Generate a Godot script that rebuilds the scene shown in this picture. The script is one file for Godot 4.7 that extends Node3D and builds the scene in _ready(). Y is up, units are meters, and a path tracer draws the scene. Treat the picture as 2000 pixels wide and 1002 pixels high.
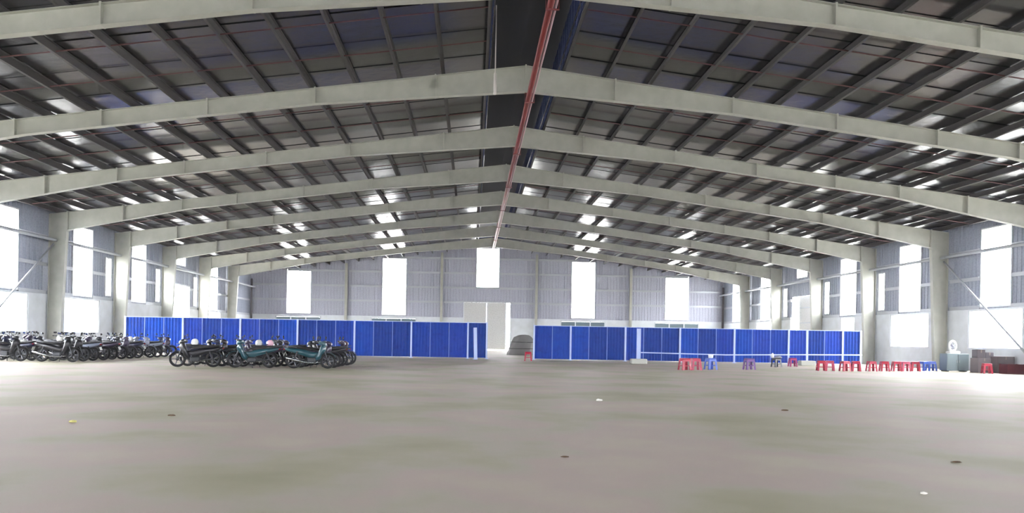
extends Node3D
# Steel portal-frame warehouse. Metres; ridge on x = 0, camera looks towards -z.

const BAY := 7.5
const SLOPE := 0.131
const WALL_X := 24.33
const MASONRY_TOP := 3.18
const FIRST := -5
const LAST := 9

var M := {}
var taken := {}
var rng := RandomNumberGenerator.new()


func fz(k: float) -> float:
	return -(k + 1.528) * BAY

func rafter_top(x: float) -> float:
	return 10.63 - SLOPE * absf(x)

func roof_y(x: float) -> float:
	return 10.91 - SLOPE * absf(x)


# ---------------------------------------------------------------- mesh building
class MB:
	var st := SurfaceTool.new()

	func _init() -> void:
		st.begin(Mesh.PRIMITIVE_TRIANGLES)
		st.set_smooth_group(-1)

	func smooth(on: bool) -> void:
		st.set_smooth_group(0 if on else -1)

	func tri(a: Vector3, b: Vector3, c: Vector3) -> void:
		st.add_vertex(a)
		st.add_vertex(c)
		st.add_vertex(b)

	func quad(a: Vector3, b: Vector3, c: Vector3, d: Vector3) -> void:
		tri(a, b, c)
		tri(a, c, d)

	# p: bottom ring 0..3 counter-clockwise from above, top ring 4..7
	func hexa(p: Array) -> void:
		quad(p[3], p[2], p[1], p[0])
		quad(p[4], p[5], p[6], p[7])
		for i in 4:
			var j := (i + 1) % 4
			quad(p[i], p[j], p[j + 4], p[i + 4])

	func box(c: Vector3, s: Vector3, b := Basis.IDENTITY) -> void:
		var h := s * 0.5
		var p := []
		for y in [-1.0, 1.0]:
			for q in [[-1, 1], [1, 1], [1, -1], [-1, -1]]:
				p.append(c + b * Vector3(q[0] * h.x, y * h.y, q[1] * h.z))
		hexa(p)

	# box with its long edges chamfered (vertical section, chamfer r)
	func soft_box(c: Vector3, s: Vector3, r: float, b := Basis.IDENTITY) -> void:
		var h := s * 0.5
		var rings := []
		for l in [[-h.y, r], [-h.y + r, 0.0], [h.y - r, 0.0], [h.y, r]]:
			var hx: float = h.x - l[1]
			var hz: float = h.z - l[1]
			var ring := []
			for q in [[-hx + r, hz], [hx - r, hz], [hx, hz - r], [hx, -hz + r], [hx - r, -hz], [-hx + r, -hz], [-hx, -hz + r], [-hx, hz - r]]:
				ring.append(c + b * Vector3(q[0], l[0], q[1]))
			rings.append(ring)
		loft(rings, true)

	func loft(rings: Array, caps := true) -> void:
		var n: int = rings[0].size()
		for i in rings.size() - 1:
			for j in n:
				var k := (j + 1) % n
				quad(rings[i][j], rings[i][k], rings[i + 1][k], rings[i + 1][j])
		if caps:
			for e in [0, rings.size() - 1]:
				var c := Vector3.ZERO
				for v in rings[e]:
					c += v
				c /= n
				for j in n:
					var k := (j + 1) % n
					if e == 0:
						tri(c, rings[e][k], rings[e][j])
					else:
						tri(c, rings[e][j], rings[e][k])

	func tube(a: Vector3, b: Vector3, r: float, r2 := -1.0, n := 8) -> void:
		if r2 < 0.0:
			r2 = r
		path([a, b], [r, r2], n)

	func path(pts: Array, radii: Array, n := 8) -> void:
		var rings := []
		for i in pts.size():
			var d: Vector3 = (pts[mini(i + 1, pts.size() - 1)] - pts[maxi(i - 1, 0)]).normalized()
			var u := d.cross(Vector3.UP if absf(d.y) < 0.9 else Vector3.RIGHT).normalized()
			var w := u.cross(d).normalized()
			var ring := []
			var r: float = radii[mini(i, radii.size() - 1)]
			for j in n:
				var t := TAU * j / n
				ring.append(pts[i] + u * cos(t) * r + w * sin(t) * r)
			rings.append(ring)
		loft(rings, true)

	# profile: [radius, height] pairs, turned round the y axis of t
	func lathe(profile: Array, n: int, t := Transform3D.IDENTITY, closed := false) -> void:
		var rings := []
		for p in profile:
			var ring := []
			for j in n:
				var a := TAU * j / n
				ring.append(t * Vector3(cos(a) * p[0], p[1], -sin(a) * p[0]))
			rings.append(ring)
		if closed:
			rings.append(rings[0])
		loft(rings, not closed)

	# superellipse section across x: centre, half width (z), half height (y)
	func body(sections: Array, n := 10, power := 0.75) -> void:
		var rings := []
		for s in sections:
			var ring := []
			for j in n:
				var a := TAU * j / n
				var cz := signf(cos(a)) * pow(absf(cos(a)), power)
				var sy := signf(sin(a)) * pow(absf(sin(a)), power)
				ring.append(Vector3(s[0], s[1] + sy * s[3], -cz * s[2]))
			rings.append(ring)
		loft(rings, true)

	func done() -> ArrayMesh:
		st.generate_normals()
		return st.commit()


func numbered(called: String) -> String:
	var n: int = taken.get(called, 0)
	taken[called] = n + 1
	return called if n == 0 else "%s_%03d" % [called, n]

func part(parent: Node, called: String, mesh: Mesh, m: Material, at := Vector3.ZERO, b := Basis.IDENTITY) -> MeshInstance3D:
	var o := MeshInstance3D.new()
	o.name = called
	o.mesh = mesh
	o.material_override = m
	o.transform = Transform3D(b, at)
	o.cast_shadow = GeometryInstance3D.SHADOW_CASTING_SETTING_ON
	parent.add_child(o, true)
	return o

func thing(called: String, label: String, category: String, at := Vector3.ZERO, turn := 0.0, group := "") -> Node3D:
	var o := Node3D.new()
	o.name = numbered(called)
	add_child(o)
	o.position = at
	o.rotation.y = turn
	tag(o, label, category, group)
	return o

func tag(o: Node, label: String, category: String, group := "") -> void:
	o.set_meta("label", label)
	o.set_meta("category", category)
	if group != "":
		o.set_meta("group", group)

func setting(called: String, label: String, category: String, at := Vector3.ZERO) -> Node3D:
	var o := Node3D.new()
	o.name = called
	add_child(o)
	o.position = at
	tag(o, label, category)
	o.set_meta("kind", "structure")
	return o

func nth(i: int) -> String:
	return ["first", "second", "third", "fourth", "fifth", "sixth", "seventh", "eighth", "ninth", "tenth", "eleventh", "twelfth", "thirteenth", "fourteenth", "fifteenth", "sixteenth"][i]


# ---------------------------------------------------------------- materials
func mat(called: String, c: Color, rough := 0.6, metal := 0.0) -> StandardMaterial3D:
	var m := StandardMaterial3D.new()
	m.resource_name = called
	m.albedo_color = c
	m.roughness = rough
	m.metallic = metal
	M[called] = m
	return m

func noise_texture(freq: float, octaves: int, seed_value: int, ramp: Array, size := 512, normal := false, bump := 2.0) -> NoiseTexture2D:
	var f := FastNoiseLite.new()
	f.noise_type = FastNoiseLite.TYPE_SIMPLEX_SMOOTH
	f.seed = seed_value
	f.frequency = freq
	f.fractal_octaves = octaves
	var t := NoiseTexture2D.new()
	t.width = size
	t.height = size
	t.seamless = true
	t.noise = f
	if normal:
		t.as_normal_map = true
		t.bump_strength = bump
	else:
		var g := Gradient.new()
		g.offsets = PackedFloat32Array(ramp.map(func(p): return p[0]))
		g.colors = PackedColorArray(ramp.map(func(p): return p[1]))
		t.color_ramp = g
	return t

func grained(m: StandardMaterial3D, tex: Texture2D, scale: float) -> StandardMaterial3D:
	m.albedo_texture = tex
	m.uv1_triplanar = true
	m.uv1_world_triplanar = true
	m.uv1_scale = Vector3.ONE * scale
	return m

func make_materials() -> void:
	# concrete floor: warm grey with large ochre and pinkish stains and fine grain
	var fl := grained(mat("floor_concrete", Color.WHITE, 0.62), noise_texture(0.006, 7, 11, [[0.0, Color(0.66, 0.645, 0.53)], [0.36, Color(0.725, 0.705, 0.61)], [0.5, Color(0.755, 0.725, 0.665)], [0.64, Color(0.775, 0.71, 0.675)], [1.0, Color(0.80, 0.77, 0.69)]], 1024), 0.045)
	fl.metallic_specular = 0.4
	var grain := noise_texture(0.05, 5, 7, [[0.0, Color(0.86, 0.86, 0.86)], [0.5, Color(0.97, 0.97, 0.97)], [1.0, Color(1, 1, 1)]], 512)
	var soft_grain := noise_texture(0.02, 4, 9, [[0.0, Color(0.93, 0.93, 0.92)], [1.0, Color(1, 1, 1)]], 256)
	grained(mat("frame_paint", Color(0.70, 0.705, 0.665), 0.5), soft_grain, 0.3)
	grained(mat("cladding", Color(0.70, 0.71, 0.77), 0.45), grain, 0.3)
	grained(mat("shaded_cladding", Color(0.60, 0.63, 0.69), 0.45), grain, 0.3)  # darker copy of cladding, shade of the backlit side walls in its colour
	grained(mat("masonry_paint", Color(0.86, 0.88, 0.90), 0.75), soft_grain, 0.2)
	grained(mat("yard_concrete", Color(0.80, 0.79, 0.76), 0.9), grain, 0.2)
	grained(mat("purlin_steel", Color(0.25, 0.24, 0.235), 0.6), grain, 0.6)
	var foil := mat("roof_foil", Color(0.085, 0.075, 0.075), 0.2, 0.0)
	foil.metallic_specular = 0.72
	foil.normal_enabled = true
	foil.normal_texture = noise_texture(0.02, 4, 23, [], 512, true, 1.5)
	foil.normal_scale = 0.25
	foil.uv1_triplanar = true
	foil.uv1_world_triplanar = true
	foil.uv1_scale = Vector3.ONE * 0.25
	mat("red_oxide", Color(0.30, 0.13, 0.13), 0.6)
	mat("monitor_blue", Color(0.11, 0.17, 0.36), 0.6)
	mat("monitor_dark", Color(0.12, 0.12, 0.14), 0.8)
	mat("pipe_red", Color(0.40, 0.12, 0.12), 0.45)
	mat("conduit", Color(0.72, 0.60, 0.62), 0.45)
	mat("cable", Color(0.80, 0.78, 0.76), 0.5)
	mat("galvanised", Color(0.70, 0.72, 0.74), 0.45, 0.4)
	mat("aluminium", Color(0.84, 0.85, 0.86), 0.4, 0.3)
	var gl := mat("glass", Color(0.95, 0.98, 1.0, 0.06), 0.05)
	gl.transparency = BaseMaterial3D.TRANSPARENCY_ALPHA
	mat("louvre", Color(0.36, 0.42, 0.44), 0.5)
	grained(mat("door_paint", Color(0.82, 0.82, 0.81), 0.5), grain, 0.3)
	# fence
	var streak := noise_texture(0.02, 4, 41, [[0.0, Color(0.78, 0.82, 0.9)], [0.5, Color(0.95, 0.96, 1.0)], [1.0, Color(1, 1, 1)]], 256)
	for i in 4:
		grained(mat("fence_blue_%d" % i, [Color(0.06, 0.24, 0.60), Color(0.04, 0.27, 0.64), Color(0.10, 0.25, 0.62), Color(0.04, 0.22, 0.54)][i], 0.6), streak, 0.35).metallic_specular = 0.25
	mat("fence_white", Color(0.72, 0.78, 0.92), 0.45)
	mat("seam_blue", Color(0.42, 0.52, 0.80), 0.5)
	mat("rope", Color(0.70, 0.76, 0.90), 0.7)
	grained(mat("block_concrete", Color(0.74, 0.74, 0.71), 0.9), grain, 0.8)
	# motorbikes
	mat("tyre", Color(0.06, 0.06, 0.065), 0.8)
	mat("alloy", Color(0.34, 0.35, 0.37), 0.4, 0.7)
	mat("chrome", Color(0.70, 0.71, 0.73), 0.25, 1.0)
	mat("engine", Color(0.20, 0.205, 0.22), 0.5, 0.4)
	mat("black_plastic", Color(0.08, 0.08, 0.09), 0.5)
	mat("seat_vinyl", Color(0.09, 0.09, 0.10), 0.55)
	mat("lamp_lens", Color(0.90, 0.92, 0.95), 0.08)
	mat("tail_red", Color(0.55, 0.05, 0.06), 0.2)
	mat("plate_white", Color(0.86, 0.87, 0.86), 0.5)
	mat("mirror_glass", Color(0.85, 0.88, 0.92), 0.03, 1.0)
	for p in [["black", Color(0.05, 0.055, 0.085)], ["navy", Color(0.07, 0.09, 0.22)], ["teal", Color(0.08, 0.27, 0.31)], ["purple", Color(0.16, 0.11, 0.22)], ["silver", Color(0.50, 0.53, 0.60)], ["maroon", Color(0.24, 0.06, 0.11)]]:
		var bm := mat("bike_" + p[0], p[1], 0.3)
		bm.clearcoat_enabled = true
		bm.clearcoat = 0.35
		bm.clearcoat_roughness = 0.1
	mat("helmet_white", Color(0.94, 0.94, 0.92), 0.2)
	mat("helmet_pink", Color(0.90, 0.72, 0.78), 0.2)
	# things on the right
	for p in [["red", Color(0.66, 0.10, 0.22)], ["rose", Color(0.74, 0.26, 0.38)], ["blue", Color(0.20, 0.34, 0.72)], ["purple", Color(0.42, 0.25, 0.52)], ["magenta", Color(0.58, 0.10, 0.34)], ["black", Color(0.09, 0.09, 0.10)]]:
		mat("stool_" + p[0], p[1], 0.35)
	mat("crate_crimson", Color(0.34, 0.03, 0.10), 0.4)
	mat("cabinet_grey", Color(0.46, 0.52, 0.54), 0.5)
	mat("carton", Color(0.45, 0.42, 0.43), 0.8)
	mat("carton_dark", Color(0.38, 0.36, 0.38), 0.8)
	mat("carton_tape", Color(0.56, 0.52, 0.48), 0.5)
	mat("tarp", Color(0.52, 0.51, 0.50), 0.7)
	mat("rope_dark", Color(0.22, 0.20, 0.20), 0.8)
	mat("white_plastic", Color(0.90, 0.91, 0.90), 0.4)
	mat("grey_cloth", Color(0.55, 0.56, 0.60), 0.9)
	mat("litter_paper", Color(0.92, 0.91, 0.88), 0.8)
	mat("litter_brown", Color(0.40, 0.31, 0.22), 0.9)
	mat("litter_yellow", Color(0.82, 0.80, 0.50), 0.8)


# ---------------------------------------------------------------- camera, sky
func make_camera_and_sky() -> void:
	var cam := Camera3D.new()
	cam.name = "camera"
	add_child(cam)
	cam.position = Vector3(-1.706, 1.2225, 0.0)
	cam.basis = Basis(Vector3.UP, -0.0239) * Basis(Vector3.BACK, 0.0174)
	cam.near = 0.1
	cam.far = 400.0
	# 2000 x 1002 frame, focal length 1500 px, optical axis at pixel (957, 661.4)
	cam.projection = Camera3D.PROJECTION_FRUSTUM
	cam.size = 1002.0 / 1500.0 * cam.near
	cam.frustum_offset = Vector2((1000.0 - 957.0) / 1500.0, (661.4 - 501.0) / 1500.0) * cam.near
	cam.current = true

	var env := Environment.new()
	env.background_mode = Environment.BG_SKY
	var sm := ProceduralSkyMaterial.new()      # bright overcast
	sm.sky_top_color = Color(0.97, 0.98, 1.0)
	sm.sky_horizon_color = Color(0.97, 0.98, 1.0)
	sm.ground_bottom_color = Color(0.80, 0.80, 0.80)
	sm.ground_horizon_color = Color(0.90, 0.90, 0.90)
	sm.sun_angle_max = 0.0
	var sky := Sky.new()
	sky.sky_material = sm
	env.sky = sky
	env.background_energy_multiplier = 36.0
	env.tonemap_mode = Environment.TONE_MAPPER_LINEAR
	env.tonemap_exposure = 1.25
	env.sdfgi_enabled = true
	env.ssao_enabled = true
	env.ssil_enabled = true
	env.volumetric_fog_enabled = true
	env.volumetric_fog_density = 0.0007      # thin haze added to lift the dark tones at the far end
	env.volumetric_fog_albedo = Color(0.95, 0.94, 0.98)
	var we := WorldEnvironment.new()
	we.name = "overcast_sky"
	we.environment = env
	add_child(we)


# ---------------------------------------------------------------- walls
# fills u0..u1 (along the wall) between yb and top(u), leaving the openings [u0, u1, y0, y1] free
func wall_fill(mb: MB, to: Callable, u0: float, u1: float, yb: float, top: Callable, openings: Array, d0: float, d1: float, rib: float) -> void:
	var cuts := [u0, u1]
	for o in openings:
		for c in [o[0], o[1]]:
			if c > u0 + 0.001 and c < u1 - 0.001:
				cuts.append(c)
	if u0 < 0.0 and u1 > 0.0:
		cuts.append(0.0)
	cuts.sort()
	for i in cuts.size() - 1:
		var a: float = cuts[i]
		var b: float = cuts[i + 1]
		if b - a < 0.001:
			continue
		var holes := []
		for o in openings:
			if o[0] < (a + b) * 0.5 and o[1] > (a + b) * 0.5:
				holes.append(o)
		holes.sort_custom(func(p, q): return p[2] < q[2])
		var y := yb
		for h in holes:
			if h[2] > y + 0.001 and h[2] > yb:
				slab(mb, to, a, b, y, minf(h[2], top.call(a)), minf(h[2], top.call(b)), d0, d1, rib)
			y = maxf(y, h[3])
		if y < minf(top.call(a), top.call(b)) - 0.001:
			slab(mb, to, a, b, y, top.call(a), top.call(b), d0, d1, rib)

func slab(mb: MB, to: Callable, a: float, b: float, y: float, ta: float, tb: float, d0: float, d1: float, rib: float) -> void:
	if ta - y < 0.002 and tb - y < 0.002:
		return
	mb.hexa([to.call(a, y, d0), to.call(b, y, d0), to.call(b, y, d1), to.call(a, y, d1), to.call(a, ta, d0), to.call(b, tb, d0), to.call(b, tb, d1), to.call(a, ta, d1)])
	if rib <= 0.0:
		return
	var u := ceilf(a / rib) * rib
	while u < b - 0.08:
		if u > a + 0.08:
			var t := lerpf(ta, tb, (u - a) / (b - a)) - 0.005
			mb.hexa([to.call(u - 0.02, y + 0.003, d0 - 0.028), to.call(u + 0.02, y + 0.003, d0 - 0.028), to.call(u + 0.045, y + 0.003, d0 + 0.001), to.call(u - 0.045, y + 0.003, d0 + 0.001), to.call(u - 0.02, t, d0 - 0.028), to.call(u + 0.02, t, d0 - 0.028), to.call(u + 0.045, t, d0 + 0.001), to.call(u - 0.045, t, d0 + 0.001)])
		u += rib

var window_count := 0

# frame and pane in an opening; to(u, y, depth) places them in the wall
func glazing(to: Callable, o: Array, label: String, glazed := true, bars := 0) -> void:
	window_count += 1
	var w := setting("window_%d" % window_count, label, "window")
	var f := 0.07
	var fr := MB.new()
	for q in [[o[0], o[0] + f, o[2], o[3]], [o[1] - f, o[1], o[2], o[3]], [o[0] + f, o[1] - f, o[2], o[2] + f], [o[0] + f, o[1] - f, o[3] - f, o[3]]]:
		slab(fr, to, q[0], q[1], q[2], q[3], q[3], 0.03, 0.12, 0.0)
	part(w, "frame", fr.done(), M.aluminium)
	for i in bars:
		var u: float = lerpf(o[0], o[1], (i + 1.0) / (bars + 1.0))
		var br := MB.new()
		slab(br, to, u - 0.03, u + 0.03, o[2] + f, o[3] - f, o[3] - f, 0.04, 0.11, 0.0)
		part(w, "mullion", br.done(), M.aluminium)
	if glazed:
		for i in bars + 1:
			var a: float = lerpf(o[0] + f, o[1] - f, i / (bars + 1.0))
			var b: float = lerpf(o[0] + f, o[1] - f, (i + 1.0) / (bars + 1.0))
			var pn := MB.new()
			slab(pn, to, a + 0.035, b - 0.035, o[2] + f, o[3] - f, o[3] - f, 0.07, 0.078, 0.0)
			part(w, "pane", pn.done(), M.glass)

func side_wall(s: float) -> void:
	var side := "left" if s < 0.0 else "right"
	var wall := setting("wall_" + side, "%s long wall, pale masonry below and blue-grey ribbed cladding above" % side, "wall")
	var to := func(u: float, y: float, d: float) -> Vector3: return Vector3(s * (WALL_X + d), y, u)
	var top := func(_u: float) -> float: return roof_y(WALL_X) + 0.03
	var low := func(_u: float) -> float: return MASONRY_TOP
	for k in range(FIRST, LAST):
		var z0 := fz(k + 1.0)
		var z1 := fz(k)
		var c := (z0 + z1) * 0.5
		var bay := "%s bay of the %s wall counted from the far end" % [nth(LAST - 1 - k), side]
		var holes := []
		var tall := [c - 1.15, c + 1.15, MASONRY_TOP + 0.06, 7.3]
		var wide := [c - 2.0, c + 2.0, 1.12, MASONRY_TOP - 0.04]
		if k == 6:
			# goods door bay: a short window over the door
			tall = [c - 1.0, c + 1.0, 6.45, 7.3]
			wide = []
			holes.append([c - 1.95, c + 1.95, 0.0, 5.05])
		elif k == 5:
			wide = [] if s < 0.0 else [c - 1.0, c + 1.0, 1.9, MASONRY_TOP - 0.04]
		elif k == 8:
			wide = []
			if s < 0.0:
				tall = []
		if tall.size():
			holes.append(tall)
			glazing(to, tall, "tall bright window in the " + bay)
		if wide.size():
			holes.append(wide)
			glazing(to, wide, "wide low window in the " + bay)
		if k >= 4 and k <= 6:
			var slit := [z0 + 0.22, z0 + 1.0, MASONRY_TOP + 0.25, 5.85]
			holes.append(slit)
			glazing(to, slit, "narrow two-pane window by the column in the " + bay, true, 1)
		var a := MB.new()
		var za := z0 - (0.14 if k == LAST - 1 else 0.0)
		var zb := z1 + (0.14 if k == FIRST else 0.0)
		wall_fill(a, to, z0, z1, 0.0, low, holes, 0.0, 0.22, 0.0)
		part(wall, "masonry_panel", a.done(), M.masonry_paint)
		var b := MB.new()
		wall_fill(b, to, za, zb, MASONRY_TOP, top, holes, 0.1, 0.14, 0.3)
		part(wall, "cladding_panel", b.done(), M.shaded_cladding)
		for y in [3.28, 4.75, 6.2]:
			var g := MB.new()
			var runs := [[z0 + 0.14, z1 - 0.14]]
			for h in holes:
				if h[2] < y + 0.1 and h[3] > y - 0.1:
					var cut := []
					for r in runs:
						if h[0] > r[0] and h[1] < r[1]:
							cut.append_array([[r[0], h[0] - 0.01], [h[1] + 0.01, r[1]]])
						else:
							cut.append(r)
					runs = cut
			for r in runs:
				slab(g, to, r[0], r[1], y - 0.09, y + 0.09, y + 0.09, 0.005, 0.06, 0.0)
				slab(g, to, r[0], r[1], y + 0.07, y + 0.09, y + 0.09, -0.05, 0.005, 0.0)
			part(wall, "girt", g.done(), M.galvanised)
	# the two goods doors
	var dc := (fz(6) + fz(7)) * 0.5
	if s > 0.0:
		var d := setting("door_2", "pale sliding goods door nearly shut in the right wall", "door", to.call(dc, 0.0, 0.3))
		var leaf := MB.new()
		leaf.box(Vector3(0, 2.5, 0.55), Vector3(0.07, 5.0, 3.0))
		part(d, "leaf", leaf.done(), M.door_paint)
		for y in [0.5, 1.7, 2.9, 4.1]:
			var r := MB.new()
			r.box(Vector3(-0.05, y, 0.55), Vector3(0.04, 0.1, 2.9))
			part(d, "rail", r.done(), M.galvanised)
		var t := MB.new()
		t.box(Vector3(0.0, 5.1, 0.0), Vector3(0.12, 0.14, 5.4))
		part(d, "track", t.done(), M.galvanised)
	else:
		var d := setting("door_3", "open goods doorway with steel frame in the left wall", "door", to.call(dc, 0.0, 0.11))
		var jm := MB.new()
		jm.box(Vector3(0, 2.52, -1.9), Vector3(0.2, 5.04, 0.1))
		part(d, "jamb", jm.done(), M.galvanised)
		part(d, "jamb", jm.done(), M.galvanised, Vector3(0, 0, 3.8))
		var t := MB.new()
		t.box(Vector3(0.0, 4.99, 0.0), Vector3(0.2, 0.1, 3.7))
		part(d, "lintel", t.done(), M.galvanised)

func end_walls() -> void:
	# far gable
	var ze := fz(LAST)
	var wall := setting("wall_back", "far gable wall of ribbed cladding above a white masonry base", "wall")
	var to := func(u: float, y: float, d: float) -> Vector3: return Vector3(u, y, ze - d)
	var roof := func(u: float) -> float: return roof_y(u) + 0.04
	var low := func(_u: float) -> float: return 3.35
	var step := WALL_X * 2.0 / 5.0
	var holes := []
	var names := ["first", "second", "", "fourth", "fifth"]
	for i in 5:
		var x := (i - 2) * step
		if i == 2:
			var o := [x - 1.35, x + 1.05, 6.45, 10.55]
			holes.append(o)
			glazing(to, o, "central tall window high above the door in the far wall")
			continue
		var o := [x - 1.25, x + 1.25, 3.45, roof_y(absf(x) + 1.25) - 0.15]
		holes.append(o)
		glazing(to, o, "%s tall bright window from the left in the far wall" % names[i])
		var l := [x - 2.3, x + 2.3, 1.2, 3.2]
		holes.append(l)
		louvres(to, l, "dark louvred window under the %s tall far window" % names[i])
	holes.append([-2.62, 2.21, 0.0, 4.95])
	for i in 5:
		var u0 := -WALL_X + i * step
		var a := MB.new()
		var ua := u0 - (0.22 if i == 0 else 0.0)
		var ub := u0 + step + (0.22 if i == 4 else 0.0)
		wall_fill(a, to, ua, ub, 0.0, low, holes, 0.0, 0.22, 0.0)
		part(wall, "masonry_panel", a.done(), M.masonry_paint)
		var b := MB.new()
		wall_fill(b, to, ua, ub, 3.35, roof, holes, 0.1, 0.14, 0.3)
		part(wall, "cladding_panel", b.done(), M.cladding)
		for y in [4.9, 6.4, 7.9, 9.4]:
			var x0 := u0 + 0.2
			var x1 := u0 + step - 0.2
			var reach: float = (10.6 - y) / SLOPE
			x0 = maxf(x0, -reach)
			x1 = minf(x1, reach)
			if x1 - x0 < 0.5:
				continue
			var runs := [[x0, x1]]
			if i == 2 and y < 5.0:
				runs = [[x0, -2.75], [2.35, x1]]
			else:
				for h in holes:
					if h[2] < y and h[3] > y and h[0] > x0 and h[1] < x1:
						runs = [[x0, h[0] - 0.02], [h[1] + 0.02, x1]]
			var g := MB.new()
			for r in runs:
				slab(g, to, r[0], r[1], y - 0.1, y + 0.1, y + 0.1, 0.005, 0.06, 0.0)
				slab(g, to, r[0], r[1], y + 0.08, y + 0.1, y + 0.1, -0.06, 0.005, 0.0)
			part(wall, "girt", g.done(), M.galvanised)
	# sliding door in the middle of the far wall
	var d := setting("door_1", "tall pale grey sliding double door in the far wall", "door", Vector3(-0.2, 0.0, ze - 0.16))
	for q in [[-1.22, 2.4], [1.0, 2.03]]:
		var lf := MB.new()
		lf.box(Vector3(q[0], 2.52, 0), Vector3(q[1], 4.8, 0.06))
		var leaf := part(d, "leaf", lf.done(), M.door_paint)
		for y in [0.35, 1.8, 3.3, 4.7]:
			var r := MB.new()
			r.box(Vector3(q[0], y, 0.045), Vector3(q[1] - 0.1, 0.08, 0.03))
			part(leaf, "rail", r.done(), M.door_paint)
		for x in [-1, 1]:
			var r := MB.new()
			r.box(Vector3(q[0] + x * (q[1] * 0.5 - 0.06), 2.52, 0.05), Vector3(0.1, 4.8, 0.04))
			part(leaf, "stile", r.done(), M.aluminium)
	var tr := MB.new()
	tr.box(Vector3(0.0, 4.98, 0.1), Vector3(5.4, 0.12, 0.12))
	part(d, "track", tr.done(), M.galvanised)
	# wall behind the camera with the wide entrance 
	var zf := fz(FIRST)
	var wf := setting("wall_front", "near gable wall behind the camera with an entrance", "wall")
	var tf := func(u: float, y: float, dd: float) -> Vector3: return Vector3(u, y, zf + dd)
	var fh := []
	for i in [0, 1, 3, 4]:
		var x: float = (i - 2) * step
		var o := [x - 1.25, x + 1.25, 3.45, roof_y(absf(x) + 1.25) - 0.15]
		fh.append(o)
		glazing(tf, o, "%s tall window from the left in the wall behind the camera" % names[i])
	fh.append([-2.6, 2.6, 0.0, 5.0])
	var mf := MB.new()
	wall_fill(mf, tf, -WALL_X - 0.22, WALL_X + 0.22, 0.0, low, fh, 0.0, 0.22, 0.0)
	part(wf, "masonry_panel", mf.done(), M.masonry_paint)
	var cf := MB.new()
	wall_fill(cf, tf, -WALL_X - 0.22, WALL_X + 0.22, 3.35, roof, fh, 0.1, 0.14, 0.3)
	part(wf, "cladding_panel", cf.done(), M.cladding)

func louvres(to: Callable, o: Array, label: String) -> void:
	window_count += 1
	var w := setting("window_%d" % window_count, label, "window")
	var fr := MB.new()
	var f := 0.08
	for q in [[o[0], o[0] + f, o[2], o[3]], [o[1] - f, o[1], o[2], o[3]], [o[0] + f, o[1] - f, o[2], o[2] + f], [o[0] + f, o[1] - f, o[3] - f, o[3]]]:
		slab(fr, to, q[0], q[1], q[2], q[3], q[3], 0.0, 0.14, 0.0)
	part(w, "frame", fr.done(), M.galvanised)
	for u in [1.0 / 3.0, 2.0 / 3.0]:
		var mu := MB.new()
		var x := lerpf(o[0], o[1], u)
		slab(mu, to, x - 0.05, x + 0.05, o[2] + f, o[3] - f, o[3] - f, -0.02, 0.05, 0.0)
		part(w, "mullion", mu.done(), M.aluminium)
	var y: float = o[2] + f
	while y < o[3] - f - 0.05:
		var sl := MB.new()
		sl.hexa([to.call(o[0] + f, y, 0.05), to.call(o[1] - f, y, 0.05), to.call(o[1] - f, y, 0.07), to.call(o[0] + f, y, 0.07), to.call(o[0] + f, y + 0.155, 0.10), to.call(o[1] - f, y + 0.155, 0.10), to.call(o[1] - f, y + 0.155, 0.12), to.call(o[0] + f, y + 0.155, 0.12)])
		part(w, "slat", sl.done(), M.louvre)
		y += 0.14


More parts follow.
